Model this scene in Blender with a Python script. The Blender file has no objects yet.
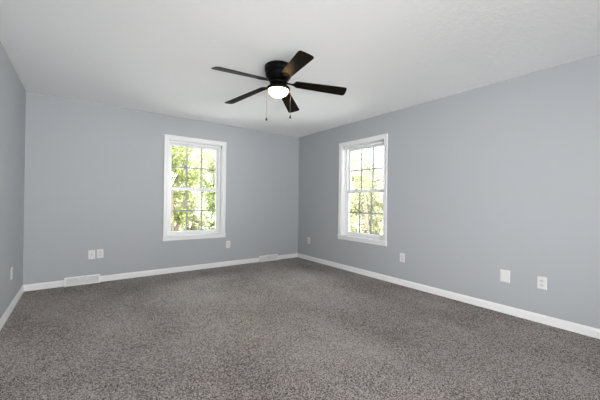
import bpy, bmesh, math, random
from mathutils import Vector, Matrix

random.seed(7)
S = bpy.context.scene
COL = S.collection
R = math.radians

# ---------------------------------------------------------------- camera
H = 2.44                       # ceiling height
XL, XR = -0.554, 3.579         # side walls
YB, YR = 4.905, -4.60          # back wall, wall behind the camera
cam_data = bpy.data.cameras.new('camera')
cam_data.sensor_fit = 'HORIZONTAL'
cam_data.sensor_width = 36.0
cam_data.lens = 297.36 * 36.0 / 600.0
cam_data.clip_start = 0.02
cam = bpy.data.objects.new('camera', cam_data)
COL.objects.link(cam)
yaw, pitch, roll = 0.63534, 0.00354, 0.01260
fwd = Vector((math.sin(yaw) * math.cos(pitch), math.cos(yaw) * math.cos(pitch), math.sin(pitch)))
r0 = Vector((math.cos(yaw), -math.sin(yaw), 0))
u0 = r0.cross(fwd)
rv = math.cos(roll) * r0 + math.sin(roll) * u0
uv = rv.cross(fwd)
M = Matrix((rv, uv, -fwd)).transposed().to_4x4()
M.translation = Vector((0, 0, 1.1415))
cam.matrix_world = M
S.camera = cam

# ---------------------------------------------------------------- world, sun, daylight, exposure
w = bpy.data.worlds.new('sky')
S.world = w
w.use_nodes = True
nt = w.node_tree
bg = nt.nodes['Background']
bg.inputs['Color'].default_value = (0.93, 0.97, 1.0, 1)
SKY_HORIZON, SKY_ZENITH = 3.3, 13.0        # bright overcast: brighter overhead than at the horizon
tc = nt.nodes.new('ShaderNodeTexCoord')
sx = nt.nodes.new('ShaderNodeSeparateXYZ')
mr = nt.nodes.new('ShaderNodeMapRange')
mr.inputs['From Min'].default_value = 0.25; mr.inputs['From Max'].default_value = 0.9
mr.inputs['To Min'].default_value = SKY_HORIZON; mr.inputs['To Max'].default_value = SKY_ZENITH
nt.links.new(tc.outputs['Generated'], sx.inputs[0])
nt.links.new(sx.outputs['Z'], mr.inputs['Value'])
nt.links.new(mr.outputs[0], bg.inputs['Strength'])

sun_d = bpy.data.lights.new('sun', 'SUN')
sun_d.energy = 9.0
sun_d.angle = R(1.5)
sun_d.color = (1.0, 0.96, 0.88)
sun = bpy.data.objects.new('sun', sun_d)
sun.rotation_euler = Vector((0.75, 0.05, -0.85)).to_track_quat('-Z', 'Y').to_euler()
COL.objects.link(sun)

def area(name, loc, direction, sx, sy, power, color=(1, 1, 1)):
    d = bpy.data.lights.new(name, 'AREA')
    d.shape = 'RECTANGLE'
    d.size, d.size_y = sx, sy
    d.energy = power
    d.color = color
    o = bpy.data.objects.new(name, d)
    o.location = loc
    o.rotation_euler = Vector(direction).to_track_quat('-Z', 'Z').to_euler()
    COL.objects.link(o)
    return o

# unseen fill lights added behind the camera, standing in for a flash
def fill_light(name, loc, aim, power, spread=70, sx=1.4, sy=1.1):
    o = area(name, loc, Vector(aim) - Vector(loc), sx, sy, power)
    o.data.spread = R(spread)
fill_light('fill_light', (0.2, -1.6, 0.5), (1.8, 4.5, 2.44), 9.9, 45)
fill_light('fill_light', (0.2, -1.6, 0.5), (3.5, 3.5, 0.6), 6.3)
fill_light('fill_light', (0.2, -1.6, 0.5), (3.5, 1.8, 0.4), 21)
fill_light('fill_light', (0.2, -1.6, 1.9), (3.3, 1.6, 2.0), 25)
fill_light('fill_light', (1.6, -1.6, 0.5), (-0.5, 3.5, 1.2), 15)
fill_light('fill_light', (2.05, -1.6, 1.9), (-0.5, 3.5, 1.2), 31)

vs = S.view_settings
vs.view_transform = 'Standard'
vs.look = 'None'
vs.gamma = 1.0
vs.use_curve_mapping = False
vs.exposure = 0.0

# ---------------------------------------------------------------- materials
def mat(name, color, rough=0.5, metal=0.0, spec=0.5):
    m = bpy.data.materials.new(name)
    m.use_nodes = True
    b = m.node_tree.nodes['Principled BSDF']
    b.inputs['Base Color'].default_value = (*color, 1)
    b.inputs['Roughness'].default_value = rough
    b.inputs['Metallic'].default_value = metal
    b.inputs['Specular IOR Level'].default_value = spec
    return m

def nodes(m):
    nt = m.node_tree
    return nt, nt.nodes['Principled BSDF']

def noise(nt, scale, detail=2.0, rough=0.5, coord='Object', mapping=None):
    tc = nt.nodes.new('ShaderNodeTexCoord')
    n = nt.nodes.new('ShaderNodeTexNoise')
    n.inputs['Scale'].default_value = scale
    n.inputs['Detail'].default_value = detail
    n.inputs['Roughness'].default_value = rough
    src = tc.outputs[coord]
    if mapping:
        mp = nt.nodes.new('ShaderNodeMapping')
        mp.inputs['Scale'].default_value = mapping
        nt.links.new(src, mp.inputs['Vector'])
        src = mp.outputs['Vector']
    nt.links.new(src, n.inputs['Vector'])
    return n

def ramp(nt, src, stops):
    r = nt.nodes.new('ShaderNodeValToRGB')
    e = r.color_ramp.elements
    while len(e) < len(stops):
        e.new(0.5)
    for el, (p, c) in zip(e, stops):
        el.position = p
        el.color = (*c, 1)
    nt.links.new(src, r.inputs['Fac'])
    return r

def bump(nt, bsdf, src, strength, dist):
    b = nt.nodes.new('ShaderNodeBump')
    b.inputs['Strength'].default_value = strength
    b.inputs['Distance'].default_value = dist
    nt.links.new(src, b.inputs['Height'])
    nt.links.new(b.outputs['Normal'], bsdf.inputs['Normal'])
    return b

# wall paint: blue-grey eggshell with roller stipple
wall_m = mat('wall_paint', (0.353, 0.367, 0.382), 0.55, spec=0.3)
nt, b = nodes(wall_m)
n = noise(nt, 160, 3)
bump(nt, b, n.outputs['Fac'], 0.12, 0.002)

# ceiling: white, stippled with a stomp brush
ceil_m = mat('ceiling_paint', (0.89, 0.89, 0.89), 0.8, spec=0.2)
nt, b = nodes(ceil_m)
n1 = noise(nt, 14, 4, 0.6, mapping=(0.8, 2.2, 1.0))
n2 = noise(nt, 38, 3, 0.6)
mx = nt.nodes.new('ShaderNodeMath'); mx.operation = 'MULTIPLY_ADD'
nt.links.new(n1.outputs['Fac'], mx.inputs[0]); mx.inputs[1].default_value = 1.6
nt.links.new(n2.outputs['Fac'], mx.inputs[2])
bump(nt, b, mx.outputs[0], 0.3, 0.006)

trim_m = mat('white_trim_paint', (0.70, 0.70, 0.70), 0.35)
vinyl_m = mat('white_vinyl', (0.72, 0.725, 0.73), 0.3)
grille_m = mat('backlit_grille_grey', (0.27, 0.275, 0.285), 0.5)  # backlit shade of the grilles put into the colour as grey
plate_m = mat('white_plastic', (0.62, 0.62, 0.615), 0.3)
slot_m = mat('dark_slot', (0.14, 0.13, 0.12), 0.5)
recept_m = mat('receptacle_plastic', (0.54, 0.54, 0.535), 0.35)
screw_m = mat('nickel_screw', (0.6, 0.6, 0.58), 0.3, 1.0)
reg_m = mat('white_enamel_steel', (0.76, 0.76, 0.755), 0.4)
duct_m = mat('grey_duct_metal', (0.66, 0.66, 0.66), 0.6)
lock_m = mat('grey_lock_metal', (0.30, 0.30, 0.30), 0.35, 0.6)
black_m = mat('black_metal', (0.003, 0.003, 0.003), 0.4, spec=0.06)
chain_m = mat('chain_metal', (0.30, 0.28, 0.25), 0.35, 0.8)

blade_m = mat('espresso_wood_blade', (0.030, 0.019, 0.013), 0.29)
nt, b = nodes(blade_m)
b.inputs['IOR'].default_value = 1.12
n = noise(nt, 14, 4, 0.6, mapping=(0.6, 9.0, 9.0))
rp = ramp(nt, n.outputs['Fac'], [(0.35, (0.005, 0.0035, 0.0025)), (0.7, (0.012, 0.008, 0.005))])
nt.links.new(rp.outputs['Color'], b.inputs['Base Color'])

# frosted glass bowl, lit by the bulb inside it
bowl_m = bpy.data.materials.new('frosted_glass')
bowl_m.use_nodes = True
nt, b = nodes(bowl_m)
b.inputs['Base Color'].default_value = (0.9, 0.86, 0.8, 1)
b.inputs['Roughness'].default_value = 0.3
tl = nt.nodes.new('ShaderNodeBsdfTranslucent'); tl.inputs['Color'].default_value = (0.95, 0.86, 0.70, 1)
ms = nt.nodes.new('ShaderNodeMixShader'); ms.inputs[0].default_value = 0.75
nt.links.new(b.outputs[0], ms.inputs[1]); nt.links.new(tl.outputs[0], ms.inputs[2])
nt.links.new(ms.outputs[0], nt.nodes['Material Output'].inputs['Surface'])

# window glass
glass_m = bpy.data.materials.new('window_glass')
glass_m.use_nodes = True
nt = glass_m.node_tree
nt.nodes.remove(nt.nodes['Principled BSDF'])
tr = nt.nodes.new('ShaderNodeBsdfTransparent'); tr.inputs['Color'].default_value = (0.97, 0.98, 0.97, 1)
gl = nt.nodes.new('ShaderNodeBsdfGlossy'); gl.inputs['Roughness'].default_value = 0.02
fr = nt.nodes.new('ShaderNodeFresnel'); fr.inputs['IOR'].default_value = 1.2
mixs = nt.nodes.new('ShaderNodeMixShader')
nt.links.new(fr.outputs[0], mixs.inputs[0])
nt.links.new(tr.outputs[0], mixs.inputs[1]); nt.links.new(gl.outputs[0], mixs.inputs[2])
nt.links.new(mixs.outputs[0], nt.nodes['Material Output'].inputs['Surface'])

# carpet: speckled grey-brown cut pile
carpet_m = mat('carpet_pile', (0.2, 0.19, 0.18), 0.95, spec=0.05)
nt, b = nodes(carpet_m)
tc = nt.nodes.new('ShaderNodeTexCoord')
vor = nt.nodes.new('ShaderNodeTexVoronoi')
vor.inputs['Scale'].default_value = 185
nt.links.new(tc.outputs['Object'], vor.inputs['Vector'])
sep = nt.nodes.new('ShaderNodeSeparateColor')
nt.links.new(vor.outputs['Color'], sep.inputs[0])
n_mid = noise(nt, 165, 2, 0.6)
n_big = noise(nt, 1.3, 3, 0.55, mapping=(1.0, 0.7, 1.0))
def math_node(op, a, c=None, d=None):
    mn = nt.nodes.new('ShaderNodeMath'); mn.operation = op
    for i, v in enumerate((a, c, d)):
        if v is None: continue
        if isinstance(v, (int, float)): mn.inputs[i].default_value = v
        else: nt.links.new(v, mn.inputs[i])
    return mn.outputs[0]
v1 = math_node('MULTIPLY', sep.outputs[0], 0.55)
v2 = math_node('MULTIPLY_ADD', n_mid.outputs['Fac'], 0.75, v1)
v3 = math_node('MULTIPLY_ADD', n_big.outputs['Fac'], 0.42, v2)
rp = ramp(nt, v3, [(0.57, (0.050, 0.041, 0.038)), (0.80, (0.200, 0.177, 0.167)), (1.0, (0.46, 0.42, 0.40))])
nt.links.new(rp.outputs['Color'], b.inputs['Base Color'])
bump(nt, b, v2, 0.5, 0.008)

def leaf_mat(name, c1, c2):
    m = bpy.data.materials.new(name)
    m.use_nodes = True
    nt = m.node_tree
    b = nt.nodes['Principled BSDF']
    n = noise(nt, 3.2, 4, 0.75)
    mid = tuple((a + c) / 2 for a, c in zip(c1, c2))
    rp = ramp(nt, n.outputs['Fac'], [(0.36, c1), (0.5, mid), (0.62, c2)])
    b.inputs['Roughness'].default_value = 0.6
    nt.links.new(rp.outputs['Color'], b.inputs['Base Color'])
    tl = nt.nodes.new('ShaderNodeBsdfTranslucent')
    nt.links.new(rp.outputs['Color'], tl.inputs['Color'])
    ms = nt.nodes.new('ShaderNodeMixShader'); ms.inputs[0].default_value = 0.45
    nt.links.new(b.outputs[0], ms.inputs[1]); nt.links.new(tl.outputs[0], ms.inputs[2])
    nt.links.new(ms.outputs[0], nt.nodes['Material Output'].inputs['Surface'])
    return m
leaf_a = leaf_mat('yellow_green_leaf', (0.11, 0.15, 0.03), (0.42, 0.44, 0.17))
leaf_b = leaf_mat('mid_green_leaf', (0.06, 0.10, 0.02), (0.30, 0.34, 0.11))
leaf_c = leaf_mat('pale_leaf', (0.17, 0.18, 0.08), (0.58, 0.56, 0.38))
bark_m = mat('grey_brown_bark', (0.20, 0.16, 0.12), 0.9)
nt, b = nodes(bark_m)
n = noise(nt, 12, 4, 0.7, mapping=(3, 3, 0.6))
bump(nt, b, n.outputs['Fac'], 0.8, 0.03)
ground_m = mat('pale_ground', (0.35, 0.34, 0.32), 0.9)  # unseen ground, made pale grey to bounce neutral light into the room
nt, b = nodes(ground_m)
n = noise(nt, 3, 5, 0.7)
rp = ramp(nt, n.outputs['Fac'], [(0.3, (0.44, 0.435, 0.43)), (0.7, (0.58, 0.575, 0.57))])
nt.links.new(rp.outputs['Color'], b.inputs['Base Color'])

# ---------------------------------------------------------------- mesh helpers
def link(name, bm, m, parent=None, smooth=False, bevel=0.0, seg=2, stru=False):
    bmesh.ops.recalc_face_normals(bm, faces=bm.faces)
    me = bpy.data.meshes.new(name)
    bm.to_mesh(me); bm.free()
    if smooth:
        for f in me.polygons: f.use_smooth = True
    me.materials.append(m)
    o = bpy.data.objects.new(name, me)
    COL.objects.link(o)
    if parent: o.parent = parent
    if bevel:
        md = o.modifiers.new('bevel', 'BEVEL')
        md.width = bevel; md.segments = seg; md.limit_method = 'ANGLE'; md.angle_limit = R(35)
    if stru: o['kind'] = 'structure'
    return o

def box(bm, x0, x1, y0, y1, z0, z1):
    vs_ = [bm.verts.new(p) for p in ((x0,y0,z0),(x1,y0,z0),(x1,y1,z0),(x0,y1,z0),(x0,y0,z1),(x1,y0,z1),(x1,y1,z1),(x0,y1,z1))]
    for f in ((0,3,2,1),(4,5,6,7),(0,1,5,4),(1,2,6,5),(2,3,7,6),(3,0,4,7)):
        bm.faces.new([vs_[i] for i in f])
    return vs_

def bar(bm, a, c, wx, wy, up=(0, 0, 1)):
    """square bar from a to c"""
    a, c = Vector(a), Vector(c)
    d = (c - a).normalized(); up = Vector(up)
    s = d.cross(up).normalized(); t = s.cross(d)
    q = []
    for p in (a, c):
        for i, j in ((-1,-1),(1,-1),(1,1),(-1,1)):
            q.append(bm.verts.new(p + s * wx / 2 * i + t * wy / 2 * j))
    for f in ((3,2,1,0),(4,5,6,7),(0,1,5,4),(1,2,6,5),(2,3,7,6),(3,0,4,7)):
        bm.faces.new([q[i] for i in f])

def lathe(bm, prof, seg=48, c=(0, 0, 0)):
    rings = []
    for r, z in prof:
        if r < 1e-5:
            rings.append([bm.verts.new((c[0], c[1], c[2] + z))])
        else:
            rings.append([bm.verts.new((c[0] + r*math.cos(2*math.pi*i/seg), c[1] + r*math.sin(2*math.pi*i/seg), c[2] + z)) for i in range(seg)])
    for a, d in zip(rings, rings[1:]):
        for i in range(seg):
            j = (i + 1) % seg
            if len(a) == 1 and len(d) == 1: continue
            if len(a) == 1: bm.faces.new((a[0], d[i], d[j]))
            elif len(d) == 1: bm.faces.new((a[i], d[0], a[j]))
            else: bm.faces.new((a[i], d[i], d[j], a[j]))

def tube(bm, pts, rads, seg=8):
    pts = [Vector(p) for p in pts]
    rings = []
    for i, p in enumerate(pts):
        d = (pts[min(i+1, len(pts)-1)] - pts[max(i-1, 0)]).normalized()
        s = d.cross(Vector((0.31, 0.95, 0.07))).normalized(); t = d.cross(s)
        r = rads[i]
        rings.append([bm.verts.new(p + (s*math.cos(2*math.pi*k/seg) + t*math.sin(2*math.pi*k/seg))*r) for k in range(seg)])
    for a, c in zip(rings, rings[1:]):
        for k in range(seg):
            bm.faces.new((a[k], a[(k+1)%seg], c[(k+1)%seg], c[k]))
    bm.faces.new(rings[0]); bm.faces.new(rings[-1][::-1])

def thing(name, loc, label, cat, group=None, rot=(0, 0, 0)):
    o = bpy.data.objects.new(name, None)
    o.empty_display_size = 0.1
    o.location = loc; o.rotation_euler = rot
    COL.objects.link(o)
    o['label'] = label; o['category'] = cat
    if group: o['group'] = group
    return o

# ---------------------------------------------------------------- room shell
TH = 0.16
def panel_with_hole(bm, axis, a0, a1, fixed0, fixed1, hole=None):
    """wall slab with an optional rectangular hole (h0,h1,z0,z1)"""
    def bx(u0, u1, z0, z1):
        if u1 - u0 < 1e-4 or z1 - z0 < 1e-4: return
        if axis == 'x': box(bm, u0, u1, fixed0, fixed1, z0, z1)
        else: box(bm, fixed0, fixed1, u0, u1, z0, z1)
    if not hole:
        bx(a0, a1, 0, H); return
    h0, h1, z0, z1 = hole
    bx(a0, h0, 0, H); bx(h1, a1, 0, H); bx(h0, h1, 0, z0); bx(h0, h1, z1, H)

W1C, W2C, HW = 1.515, 3.220, 0.443          # window centres, half width of the opening
ZS, ZT = 0.560, 2.084                        # opening bottom and top
bm = bmesh.new(); panel_with_hole(bm, 'x', XL - TH, XR + TH, YB, YB + TH, (W1C - HW, W1C + HW, ZS, ZT))
link('wall_back', bm, wall_m, stru=True)
bm = bmesh.new(); panel_with_hole(bm, 'y', YR, YB, XR, XR + TH, (W2C - HW, W2C + HW, ZS, ZT))
link('wall_right', bm, wall_m, stru=True)
bm = bmesh.new(); panel_with_hole(bm, 'y', YR, YB, XL - TH, XL)
link('wall_left', bm, wall_m, stru=True)
RW = (0.55, 3.35, 0.25, 2.15)
bm = bmesh.new(); panel_with_hole(bm, 'x', XL - TH, XR + TH, YR - TH, YR, RW)
link('wall_rear', bm, wall_m, stru=True)
bm = bmesh.new(); box(bm, XL - TH, XR + TH, YR - TH, YB + TH, -0.2, 0.0)
link('floor', bm, carpet_m, stru=True)
bm = bmesh.new(); box(bm, XL - TH, XR + TH, YR - TH, YB + TH, H, H + 0.2)
link('ceiling', bm, ceil_m, stru=True)

# baseboards: profiled strip with an eased top
BH, BT = 0.080, 0.014
def baseboard(name, a, c, inward):
    a, c, n_ = Vector(a), Vector(c), Vector(inward)
    prof = [(0, 0), (BT, 0), (BT, BH - 0.020), (BT - 0.003, BH - 0.012), (BT - 0.007, BH - 0.004), (BT - 0.009, BH), (0, BH)]
    bm = bmesh.new()
    ra = [bm.verts.new(a + n_ * t + Vector((0, 0, z))) for t, z in prof]
    rc = [bm.verts.new(c + n_ * t + Vector((0, 0, z))) for t, z in prof]
    k = len(prof)
    for i in range(k):
        bm.faces.new((ra[i], ra[(i+1)%k], rc[(i+1)%k], rc[i]))
    bm.faces.new(ra[::-1]); bm.faces.new(rc)
    return link(name, bm, trim_m, stru=True)
V1 = (-0.158, 0.228); V2 = (2.686, 3.090)
# the back wall's strip is cut where the two floor registers sit
baseboard('baseboard_back', (XL, YB, 0), (V1[0] + 0.004, YB, 0), (0, -1, 0))
baseboard('baseboard_back', (V1[1] - 0.004, YB, 0), (V2[0] + 0.004, YB, 0), (0, -1, 0))
baseboard('baseboard_back', (V2[1] - 0.004, YB, 0), (XR, YB, 0), (0, -1, 0))
baseboard('baseboard_right', (XR, YR, 0), (XR, YB - BT, 0), (-1, 0, 0))
baseboard('baseboard_left', (XL, YR, 0), (XL, YB - BT, 0), (1, 0, 0))
baseboard('baseboard_rear', (XL + BT, YR, 0), (XR - BT, YR, 0), (0, 1, 0))

# ---------------------------------------------------------------- windows
# local frame: x along the wall (seen from inside, left to right), -y into the room, z up, y=0 at the wall face
def make_window(name, label, loc, rotz):
    w_ = bpy.data.objects.new(name, None); COL.objects.link(w_)
    w_.location = loc; w_.rotation_euler = (0, 0, rotz)
    w_['kind'] = 'structure'
    CW = 0.060                                      # casing width
    ox, ot = HW - 0.006, ZT - 0.006                 # casing inner edges leave a small reveal
    # casing: stepped picture-frame moulding (three boards)
    bm = bmesh.new()
    for s in (-1, 1):
        xi, xo = s * ox, s * (ox + CW)
        box(bm, min(xi, xo), max(xi, xo), -0.014, 0, ZS + 0.012, ot)
        xa, xb = s * (ox + CW - 0.020), s * (ox + CW)
        box(bm, min(xa, xb), max(xa, xb), -0.021, -0.014, ZS + 0.012, ot + CW - 0.020)
        xa, xb = s * (ox + 0.004), s * (ox + 0.016)
        box(bm, min(xa, xb), max(xa, xb), -0.018, -0.014, ZS + 0.012, ot + 0.004)
    box(bm, -ox - CW, ox + CW, -0.014, 0, ot, ot + CW)
    box(bm, -ox - CW, ox + CW, -0.021, -0.014, ot + CW - 0.020, ot + CW)
    box(bm, -ox - 0.016, ox + 0.016, -0.018, -0.014, ot + 0.004, ot + 0.016)
    link('casing', bm, trim_m, w_, bevel=0.002)
    # jamb liner
    bm = bmesh.new()
    box(bm, -HW, -HW + 0.016, -0.001, TH, ZS, ZT)
    box(bm, HW - 0.016, HW, -0.001, TH, ZS, ZT)
    box(bm, -HW + 0.016, HW - 0.016, -0.001, TH, ZT - 0.016, ZT)
    link('jamb', bm, trim_m, w_)
    # stool and apron
    bm = bmesh.new()
    box(bm, -HW - CW - 0.004, HW + CW + 0.004, -0.032, 0, ZS - 0.012, ZS + 0.012)
    box(bm, -HW, HW, 0, 0.075, ZS - 0.0, ZS + 0.012)
    link('stool', bm, trim_m, w_, bevel=0.005, seg=3)
    bm = bmesh.new()
    box(bm, -HW - CW, HW + CW, -0.018, 0, ZS - 0.058, ZS - 0.012)
    link('apron', bm, trim_m, w_, bevel=0.004)
    # vinyl frame
    xi = HW - 0.016; F = 0.032
    y0, y1 = 0.075, 0.160
    bm = bmesh.new()
    box(bm, -xi, -xi + F, y0, y1, ZS, ZT - 0.016)
    box(bm, xi - F, xi, y0, y1, ZS, ZT - 0.016)
    box(bm, -xi + F, xi - F, y0, y1, ZT - 0.016 - F, ZT - 0.016)
    box(bm, -xi + F, xi - F, y0, y1, ZS, ZS + 0.030)
    link('frame', bm, vinyl_m, w_, bevel=0.002)
    # two sashes: upper one outside, lower one inside
    xs = xi - F; zm = 1.312
    def sash(nm, z0, z1, ya, yb, rail_b, rail_t):
        ST = 0.034
        bm = bmesh.new()
        box(bm, -xs, -xs + ST, ya, yb, z0, z1)
        box(bm, xs - ST, xs, ya, yb, z0, z1)
        box(bm, -xs + ST, xs - ST, ya, yb, z0, z0 + rail_b)
        box(bm, -xs + ST, xs - ST, ya, yb, z1 - rail_t, z1)
        s_ = link(nm, bm, vinyl_m, w_, bevel=0.003)
        gx = xs - ST; g0, g1 = z0 + rail_b, z1 - rail_t
        ym = (ya + yb) / 2
        bm = bmesh.new()
        for q in (-0.008, 0.008):
            box(bm, -gx - 0.004, gx + 0.004, ym + q - 0.0015, ym + q + 0.0015, g0 - 0.004, g1 + 0.004)
        link('glass', bm, glass_m, s_)
        bm = bmesh.new()                       # grille between the panes: 3 columns x 2 rows
        for k in (-1, 1):
            box(bm, k * gx / 3 - 0.010, k * gx / 3 + 0.010, ym - 0.004, ym + 0.004, g0, g1)
        zc = (g0 + g1) / 2
        box(bm, -gx, gx, ym - 0.0035, ym + 0.0035, zc - 0.010, zc + 0.010)
        link('grille', bm, grille_m, s_)
        return s_
    sash('upper_sash', zm - 0.024, ZT - 0.016 - F, 0.122, 0.152, 0.040, 0.034)
    lo = sash('lower_sash', ZS + 0.030, zm + 0.024, 0.086, 0.116, 0.044, 0.044)
    for s in (-1, 1):
        bm = bmesh.new()
        x = s * 0.20
        box(bm, x - 0.028, x + 0.028, 0.088, 0.114, zm + 0.024, zm + 0.030)
        lathe(bm, [(0.0, 0.0), (0.015, 0.0), (0.015, 0.010), (0.0, 0.012)], 20, (x, 0.101, zm + 0.030))
        bar(bm, (x, 0.101, zm + 0.037), (x + 0.032, 0.088, zm + 0.037), 0.010, 0.007)
        link('sash_lock', bm, lock_m, lo, bevel=0.001)
    for s in (-1, 1):                          # little brackets left from a blind
        bm = bmesh.new()
        x = s * (HW - 0.016)
        box(bm, min(x, x - s * 0.003), max(x, x - s * 0.003), 0.012, 0.046, ZT - 0.059, ZT - 0.017)
        box(bm, min(x, x - s * 0.020), max(x, x - s * 0.020), 0.012, 0.046, ZT - 0.019, ZT - 0.016)
        link('blind_bracket', bm, lock_m, w_)
    return w_
make_window('window_1', '', (W1C, YB, 0), 0)
make_window('window_2', '', (XR, W2C, 0), -math.pi / 2)

# unseen wide window, added behind the camera to let light in
w3 = bpy.data.objects.new('added_window', None); COL.objects.link(w3); w3['kind'] = 'structure'
w3.location = (0, YR, 0)
bm = bmesh.new()
box(bm, RW[0], RW[0] + 0.05, -TH + 0.02, 0.015, RW[2], RW[3]); box(bm, RW[1] - 0.05, RW[1], -TH + 0.02, 0.015, RW[2], RW[3])
box(bm, RW[0] + 0.05, RW[1] - 0.05, -TH + 0.02, 0.015, RW[2], RW[2] + 0.05); box(bm, RW[0] + 0.05, RW[1] - 0.05, -TH + 0.02, 0.015, RW[3] - 0.05, RW[3])
box(bm, 1.925, 1.975, -0.10, -0.05, RW[2] + 0.05, RW[3] - 0.05)
link('frame', bm, vinyl_m, w3, bevel=0.003)
bm = bmesh.new(); box(bm, RW[0] + 0.046, RW[1] - 0.046, -0.079, -0.075, RW[2] + 0.046, RW[3] - 0.046)
link('glass', bm, glass_m, w3)

# ---------------------------------------------------------------- ceiling fan
FX, FY, FZ = 1.5236, 2.442, H
fan = thing('ceiling_fan', (FX, FY, FZ), 'black flush mount ceiling fan with five dark blades and lit glass bowl', 'ceiling fan')
bm = bmesh.new()
lathe(bm, [(0, 0), (0.128, 0), (0.132, -0.006), (0.132, -0.050), (0.128, -0.058), (0.122, -0.062), (0.122, -0.072), (0.126, -0.076),
           (0.124, -0.094), (0.112, -0.116), (0.096, -0.134), (0.090, -0.142), (0, -0.142)], 64)
link('motor_housing', bm, black_m, fan, smooth=True, bevel=0.001)
bm = bmesh.new()
lathe(bm, [(0, -0.142), (0.078, -0.142), (0.082, -0.147), (0.082, -0.166), (0.076, -0.172), (0, -0.172)], 48)
link('rotor', bm, black_m, fan, smooth=True)
bm = bmesh.new()
lathe(bm, [(0, -0.172), (0.066, -0.172), (0.068, -0.190), (0.078, -0.198), (0, -0.198)], 48)
link('switch_housing', bm, black_m, fan, smooth=True)
bm = bmesh.new()
lathe(bm, [(0, -0.196), (0.078, -0.196), (0.102, -0.202), (0.111, -0.210), (0.114, -0.224), (0.110, -0.234), (0.103, -0.235), (0.098, -0.222), (0, -0.210)], 64)
link('light_ring', bm, black_m, fan, smooth=True)
bm = bmesh.new()
prof = [(0.0965, -0.226)]
for i in range(1, 15):
    t = i / 14 * math.pi / 2
    prof.append((0.0965 * math.cos(t) ** 0.85 if i < 14 else 0.0, -0.230 - 0.066 * math.sin(t)))
lathe(bm, prof, 64)
bowl = link('glass_bowl', bm, bowl_m, fan, smooth=True)

# blades
def blade_bm():
    bm = bmesh.new()
    out = []
    r0_, r1_ = 0.150, 0.668
    hw0, hw1 = 0.052, 0.068
    pts = []
    # root rounded, tip gently bowed with eased corners
    for i in range(9):
        t = math.pi / 2 + math.pi * i / 8
        pts.append((r0_ + 0.034 + 0.034 * math.cos(t), hw0 * math.sin(t)))
    n_ = 10
    low = [(r0_ + 0.034 + (r1_ - 0.024 - r0_ - 0.034) * i / n_, -(hw0 + (hw1 - hw0) * (i / n_))) for i in range(1, n_ + 1)]
    tip = []
    for i in range(1, 12):
        a = -1 + 2 * i / 12
        tip.append((r1_ - 0.006 * a * a - 0.018 * abs(a) ** 9, hw1 * (a if abs(a) < 0.8 else a)))
    high = [(x, -y) for x, y in reversed(low)]
    pts += low + tip + high
    top = [bm.verts.new((x, y, 0.003)) for x, y in pts]
    bot = [bm.verts.new((x, y, -0.003)) for x, y in pts]
    bm.faces.new(top); bm.faces.new(bot[::-1])
    k = len(pts)
    for i in range(k):
        bm.faces.new((top[i], bot[i], bot[(i+1)%k], top[(i+1)%k]))
    return bm
def iron_bm():
    """blade arm: neck from the rotor, widening into a three-screw plate under the blade"""
    bm = bmesh.new()
    sec = [(0.070, 0.018, 0.002), (0.100, 0.012, -0.001), (0.125, 0.012, -0.003), (0.145, 0.018, -0.0032), (0.170, 0.034, -0.0032), (0.200, 0.040, -0.0032), (0.232, 0.026, -0.0032), (0.246, 0.010, -0.0032)]
    rings = []
    for x, hw, z in sec:
        rings.append([bm.verts.new((x, -hw, z)), bm.verts.new((x, hw, z)), bm.verts.new((x, hw, z - 0.005)), bm.verts.new((x, -hw, z - 0.005))])
    for a, c in zip(rings, rings[1:]):
        for k in range(4):
            bm.faces.new((a[k], a[(k+1)%4], c[(k+1)%4], c[k]))
    bm.faces.new(rings[0][::-1]); bm.faces.new(rings[-1])
    for x, y in ((0.185, 0.022), (0.185, -0.022), (0.225, 0.0)):
        lathe(bm, [(0.0, -0.0095), (0.004, -0.0092), (0.006, -0.0082), (0.006, -0.006)], 12, (x, y, 0))
    return bm
bm_b, bm_i = blade_bm(), iron_bm()
DROOP = (5.4, 9.0, 7.8, 5.4, 2.0)           # the blades sag unevenly
for k in range(5):
    a = R(-174.93 - 72 * k)
    bl = link('blade', bm_b.copy(), blade_m, fan, bevel=0.0015)
    bl.matrix_local = Matrix.Translation((0, 0, 2.288 - H)) @ Matrix.Rotation(a, 4, 'Z') @ Matrix.Rotation(R(DROOP[k]), 4, 'Y') @ Matrix.Rotation(R(-12), 4, 'X')
    link('blade_arm', bm_i.copy(), black_m, bl, bevel=0.001)
bm_b.free(); bm_i.free()

# pull chains with fobs
for (dx, dy, zb) in ((-0.090, 0.066, 1.912), (0.094, -0.070, 1.935)):
    bm = bmesh.new()
    z = -0.222
    zend = zb + 0.035 - H
    while z > zend:
        bmesh.ops.create_icosphere(bm, subdivisions=1, radius=0.0021, matrix=Matrix.Translation((dx, dy, z)))
        z -= 0.0055
    tube(bm, [(dx, dy, -0.218), (dx, dy, zend)], [0.0009, 0.0009], 6)
    ch = link('pull_chain', bm, chain_m, fan)
    bm = bmesh.new()
    lathe(bm, [(0, 0.036), (0.003, 0.034), (0.0035, 0.030), (0.005, 0.026), (0.0085, 0.014), (0.008, 0.006), (0.004, 0.001), (0, 0)], 16, (dx, dy, zb - H))
    link('fob', bm, black_m, ch, smooth=True)

# bulb inside the bowl
ld = bpy.data.lights.new('fan_bulb', 'POINT')
ld.energy = 12; ld.color = (1.0, 0.66, 0.36); ld.shadow_soft_size = 0.03
lo_ = bpy.data.objects.new('fan_bulb', ld); lo_.location = (FX, FY, 2.185)
COL.objects.link(lo_)
lo_.parent = None

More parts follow.
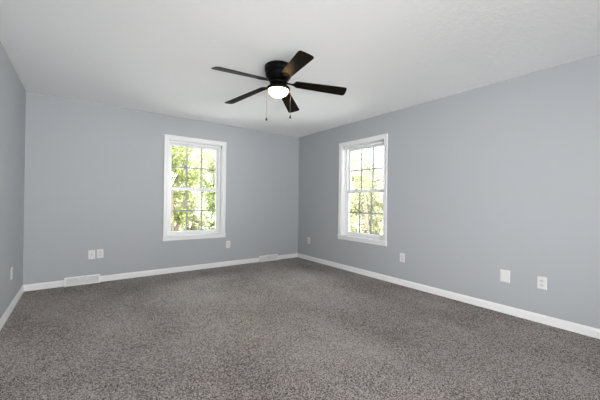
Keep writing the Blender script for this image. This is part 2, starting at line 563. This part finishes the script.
# ---------------------------------------------------------------- wall plates
# local frame: x along the wall, -y into the room, z up, origin at plate centre on the wall
def plate_body(parent, pw, ph):
    bm = bmesh.new()
    d = 0.006
    a = [bm.verts.new((x * pw / 2, 0, z * ph / 2)) for x, z in ((-1,-1),(1,-1),(1,1),(-1,1))]
    b_ = [bm.verts.new((x * (pw / 2), -d * 0.45, z * (ph / 2))) for x, z in ((-1,-1),(1,-1),(1,1),(-1,1))]
    c_ = [bm.verts.new((x * (pw / 2 - 0.005), -d, z * (ph / 2 - 0.005))) for x, z in ((-1,-1),(1,-1),(1,1),(-1,1))]
    for p_, q in ((a, b_), (b_, c_)):
        for i in range(4):
            bm.faces.new((p_[i], p_[(i+1)%4], q[(i+1)%4], q[i]))
    bm.faces.new(c_); bm.faces.new(a[::-1])
    return link('plate', bm, plate_m, parent, bevel=0.0012)

def screw(parent, x, z):
    bm = bmesh.new()
    lathe(bm, [(0, 0.0016), (0.0022, 0.0013), (0.0034, 0.0004), (0.0034, 0)], 14)
    bmesh.ops.rotate(bm, verts=bm.verts, cent=(0, 0, 0), matrix=Matrix.Rotation(R(90), 3, 'X'))
    bmesh.ops.translate(bm, verts=bm.verts, vec=(x, -0.006, z))
    link('screw', bm, plate_m, parent)

def make_outlet(loc, rotz, label, kind, pw=0.078, ph=0.122):
    name = {'outlet': 'wall_outlet', 'coax': 'cable_wall_plate', 'blank': 'blank_wall_plate'}[kind]
    cat = {'outlet': 'outlet', 'coax': 'wall plate', 'blank': 'wall plate'}[kind]
    t = thing(name, loc, label, cat, rot=(0, 0, rotz))
    plate_body(t, pw, ph)
    if kind == 'outlet':
        for s in (-1, 1):
            zc = s * 0.0205
            bm = bmesh.new()                       # receptacle face: round with flattened top and bottom
            ring = []
            for i in range(28):
                an = 2 * math.pi * i / 28
                ring.append((0.0172 * math.cos(an), max(-0.0135, min(0.0135, 0.0172 * math.sin(an)))))
            f_ = [bm.verts.new((x, -0.0072, zc + z)) for x, z in ring]
            g_ = [bm.verts.new((x, -0.0050, zc + z)) for x, z in ring]
            bm.faces.new(f_)
            for i in range(28):
                bm.faces.new((f_[i], g_[i], g_[(i+1)%28], f_[(i+1)%28]))
            rc = link('receptacle', bm, recept_m, t)
            bm = bmesh.new()
            box(bm, -0.0078, -0.0052, -0.0076, -0.0066, zc - 0.0015, zc + 0.0075)
            box(bm, 0.0052, 0.0078, -0.0076, -0.0066, zc - 0.0010, zc + 0.0070)
            lathe(bm, [(0, -0.0005), (0.0024, -0.0005), (0.0024, 0.0005), (0, 0.0005)], 12)
            vs2 = list(bm.verts)[16:]
            bmesh.ops.rotate(bm, verts=vs2, cent=(0, 0, 0), matrix=Matrix.Rotation(R(90), 3, 'X'))
            bmesh.ops.translate(bm, verts=vs2, vec=(0, -0.0072, zc - 0.0075))
            link('slots', bm, slot_m, rc)
        screw(t, 0, 0)
    elif kind == 'coax':
        bm = bmesh.new()
        lathe(bm, [(0, 0.012), (0.0016, 0.012), (0.0016, 0.010), (0.0045, 0.010), (0.0045, 0.002), (0.008, 0.002), (0.008, 0)], 18)
        bmesh.ops.rotate(bm, verts=bm.verts, cent=(0, 0, 0), matrix=Matrix.Rotation(R(90), 3, 'X'))
        bmesh.ops.translate(bm, verts=bm.verts, vec=(0, -0.006, 0))
        link('cable_jack', bm, lock_m, t)
        screw(t, 0, 0.045); screw(t, 0, -0.045)
    else:
        screw(t, 0, 0.021); screw(t, 0, -0.021)
    return t

PB, PR, PL = 0, -math.pi / 2, math.pi / 2
make_outlet((XL, 4.135, 0.376), PL, 'white outlet plate low on the narrow left wall', 'outlet')
make_outlet((0.127, YB, 0.381), PB, 'white cable jack plate on back wall, beside an outlet and above the floor register', 'coax')
make_outlet((0.222, YB, 0.386), PB, 'white outlet on back wall just right of the cable jack plate', 'outlet')
make_outlet((2.074, YB, 0.371), PB, 'white outlet alone on back wall below the right corner of its window', 'outlet')
make_outlet((XR, 4.545, 0.378), PR, 'white outlet on right wall nearest the far room corner', 'outlet')
make_outlet((XR, 2.458, 0.380), PR, 'white outlet on right wall just right of its window', 'outlet')
make_outlet((XR, 1.226, 0.385), PR, 'plain blank white wall plate on right wall above the baseboard', 'blank', 0.090, 0.127)
make_outlet((XR, 0.917, 0.383), PR, 'white outlet on right wall nearest the photo edge, right of the blank plate', 'outlet')

# ---------------------------------------------------------------- floor registers
def make_register(x0, x1, label):
    wd = x1 - x0; h = 0.108; dp = 0.048; dt = 0.016
    t = thing('floor_register', ((x0 + x1) / 2, YB, 0), label, 'vent', 'white metal registers along the back baseboard')
    hw = wd / 2
    def P(u, v, off=0.0):          # point on the sloping face: u across, v 0..1 up
        y = -(dp + (dt - dp) * v); n_ = Vector((0, -h, -(dp - dt))).normalized()
        return Vector((u, y, 0.002 + v * (h - 0.002))) + n_ * off
    bm = bmesh.new()               # end caps, top lip and bottom lip
    for s in (-1, 1):
        xa, xb = s * hw, s * (hw - 0.003)
        prof = [(0, 0), (-dp, 0), (-dp, 0.004), (-dt, h), (0, h)]
        A = [bm.verts.new((xa, y, z)) for y, z in prof]; B = [bm.verts.new((xb, y, z)) for y, z in prof]
        for i in range(5): bm.faces.new((A[i], A[(i+1)%5], B[(i+1)%5], B[i]))
        bm.faces.new(A[::-1]); bm.faces.new(B)
    box(bm, -hw + 0.003, hw - 0.003, -dt, 0, h - 0.003, h)
    link('body', bm, reg_m, t)
    bm = bmesh.new()               # dark duct mouth behind the louvres
    bar(bm, P(-hw + 0.004, 0.5, -0.016), P(hw - 0.004, 0.5, -0.016), 0.004, h * 0.90, up=(0, 0.28, 1))
    link('damper', bm, duct_m, t)
    up = (P(0, 1) - P(0, 0)).normalized()
    bm = bmesh.new()
    fr_ = 0.014
    bar(bm, P(-hw, 0.07), P(hw, 0.07), 0.004, fr_, up=up)
    bar(bm, P(-hw, 0.93), P(hw, 0.93), 0.004, fr_, up=up)
    for s in (-1, 1):
        bar(bm, P(s * (hw - fr_ / 2), 0.0), P(s * (hw - fr_ / 2), 1.0), fr_, 0.004, up=(0, -1, 0))
    # the V in the middle
    for s in (-1, 1):
        bar(bm, P(s * 0.062, 0.90, 0.002), P(0, 0.10, 0.002), 0.008, 0.006, up=(0, -1, 0))
    link('face_frame', bm, reg_m, t, bevel=0.001)
    bm = bmesh.new()               # louvres: sloping fins outside the V, upright fins inside it
    v0, v1 = 0.10, 0.90
    n_ = 11
    for s in (-1, 1):
        for i in range(1, n_):
            v = v0 + (v1 - v0) * i / n_
            inner = 0.062 * (v - v0) / (v1 - v0)
            bar(bm, P(s * inner, v, -0.004), P(s * (hw - fr_), v, -0.004), 0.010, 0.0028, up=(0, 0.55, 1))
    for i in range(-5, 6):
        u = i * 0.0105
        vlo = v0 + (v1 - v0) * abs(u) / 0.062
        if vlo < v1 - 0.05:
            bar(bm, P(u, vlo, -0.004), P(u, v1, -0.004), 0.0028, 0.008, up=(0, -1, 0))
    link('louvres', bm, reg_m, t)
    bm = bmesh.new()
    bar(bm, P(0, 0.93, 0.002), P(0, 0.93, 0.012), 0.006, 0.010)
    link('lever', bm, reg_m, t, bevel=0.001)
    return t
make_register(*V1, 'white floor register on back baseboard below the paired wall plates')
make_register(*V2, 'white floor register on back baseboard beside the far room corner')

# ---------------------------------------------------------------- outside: pale ground and trees
bm = bmesh.new(); box(bm, -60, 70, -40, 80, -3.4, -3.2)
link('ground', bm, ground_m, stru=True)

def tree(loc, height, crown_r, crown_h, label, leafm, n_leaf, leaf, group, seed):
    rnd = random.Random(seed)
    t = thing('broadleaf_tree', loc, label, 'tree', group)
    bm = bmesh.new()
    lean = Vector((rnd.uniform(-0.3, 0.3), rnd.uniform(-0.3, 0.3), 0))
    pts = [Vector((0, 0, 0)) + lean * (k / 5) ** 2 + Vector((0, 0, height * 0.92 * k / 5)) for k in range(6)]
    rad = 0.020 * height + 0.03
    tube(bm, pts, [rad * 1.25, rad, rad * 0.82, rad * 0.62, rad * 0.4, rad * 0.12], 10)
    clusters = []
    zc = height - crown_h / 2
    for i in range(26):
        k = rnd.uniform(0.3, 0.95)
        base = lean * k * k + Vector((0, 0, height * 0.92 * k))
        a = rnd.uniform(0, 2 * math.pi)
        zt = zc + crown_h / 2 * rnd.uniform(-0.95, 0.95)
        rr = crown_r * math.sqrt(max(0.05, 1 - ((zt - zc) / (crown_h / 2)) ** 2)) * rnd.uniform(0.45, 1.0)
        end = Vector((math.cos(a) * rr, math.sin(a) * rr, zt))
        if base.z > end.z: base = lean * 0.1 + Vector((0, 0, max(height * 0.2, end.z - 0.6)))
        mid = (base + end) / 2 + Vector((0, 0, -0.12 * rr))
        tube(bm, [base, mid, end], [rad * 0.34, rad * 0.22, rad * 0.06], 6)
        clusters += [(end, 0.42), (mid.lerp(end, 0.55), 0.34), (mid, 0.26)]
    link('trunk', bm, bark_m, t)
    verts, faces = [], []
    for i in range(n_leaf):
        c, sp = clusters[rnd.randrange(len(clusters))]
        sp *= crown_r * 0.62
        p = c + Vector((rnd.gauss(0, sp * 0.55), rnd.gauss(0, sp * 0.55), rnd.gauss(0, sp * 0.5)))
        q = Matrix.Rotation(rnd.uniform(0, 6.28), 3, 'Z') @ Matrix.Rotation(rnd.gauss(0.5, 0.6), 3, 'X') @ Matrix.Rotation(rnd.gauss(0, 0.4), 3, 'Y')
        L = leaf * rnd.uniform(0.7, 1.3); W = L * 0.32
        k = len(verts)
        for v in ((0, 0, 0), (-W, L * 0.45, 0.25 * W), (0, L * 0.5, 0), (W, L * 0.45, 0.25 * W), (0, L, -0.1 * L)):
            verts.append(p + q @ Vector(v))
        faces += [(k, k + 2, k + 1), (k, k + 3, k + 2), (k + 1, k + 2, k + 4), (k + 2, k + 3, k + 4)]
    me = bpy.data.meshes.new('foliage'); me.from_pydata([tuple(v) for v in verts], [], faces)
    me.materials.append(leafm)
    f = bpy.data.objects.new('foliage', me); COL.objects.link(f); f.parent = t
    return t
G = 'leafy trees outside the windows'
GZ = -3.2
T = [
    # beyond the back wall's window
    ((2.55, 11.0, GZ), 6.4, 1.5, 5.4, 'bright green tree with its trunk at lower left of the back wall window', leaf_a, 8000, 0.13, 11),
    ((3.95, 13.9, GZ), 4.6, 1.1, 3.7, 'small low tree at bottom middle of the back wall window', leaf_c, 6500, 0.13, 17),
    ((6.6, 16.6, GZ), 7.6, 1.8, 5.6, 'mid green tree seen at right side of the back wall window', leaf_b, 7500, 0.15, 12),
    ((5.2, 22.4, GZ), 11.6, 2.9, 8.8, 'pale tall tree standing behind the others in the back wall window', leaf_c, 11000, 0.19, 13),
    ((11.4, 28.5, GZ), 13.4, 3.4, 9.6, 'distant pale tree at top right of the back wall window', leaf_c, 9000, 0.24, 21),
    # beyond the right wall's window
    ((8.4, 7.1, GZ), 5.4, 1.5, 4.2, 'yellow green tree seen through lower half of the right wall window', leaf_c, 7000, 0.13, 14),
    ((11.6, 11.9, GZ), 7.2, 1.6, 5.4, 'leafy tree at left side of the right wall window', leaf_a, 7500, 0.14, 15),
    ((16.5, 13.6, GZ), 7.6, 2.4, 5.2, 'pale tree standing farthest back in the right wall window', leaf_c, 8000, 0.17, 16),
]
for loc, h_, cr, chh, lab, lm, nl, ls, sd in T:
    tree(loc, h_, cr, chh, lab, lm, nl, ls, G, sd)
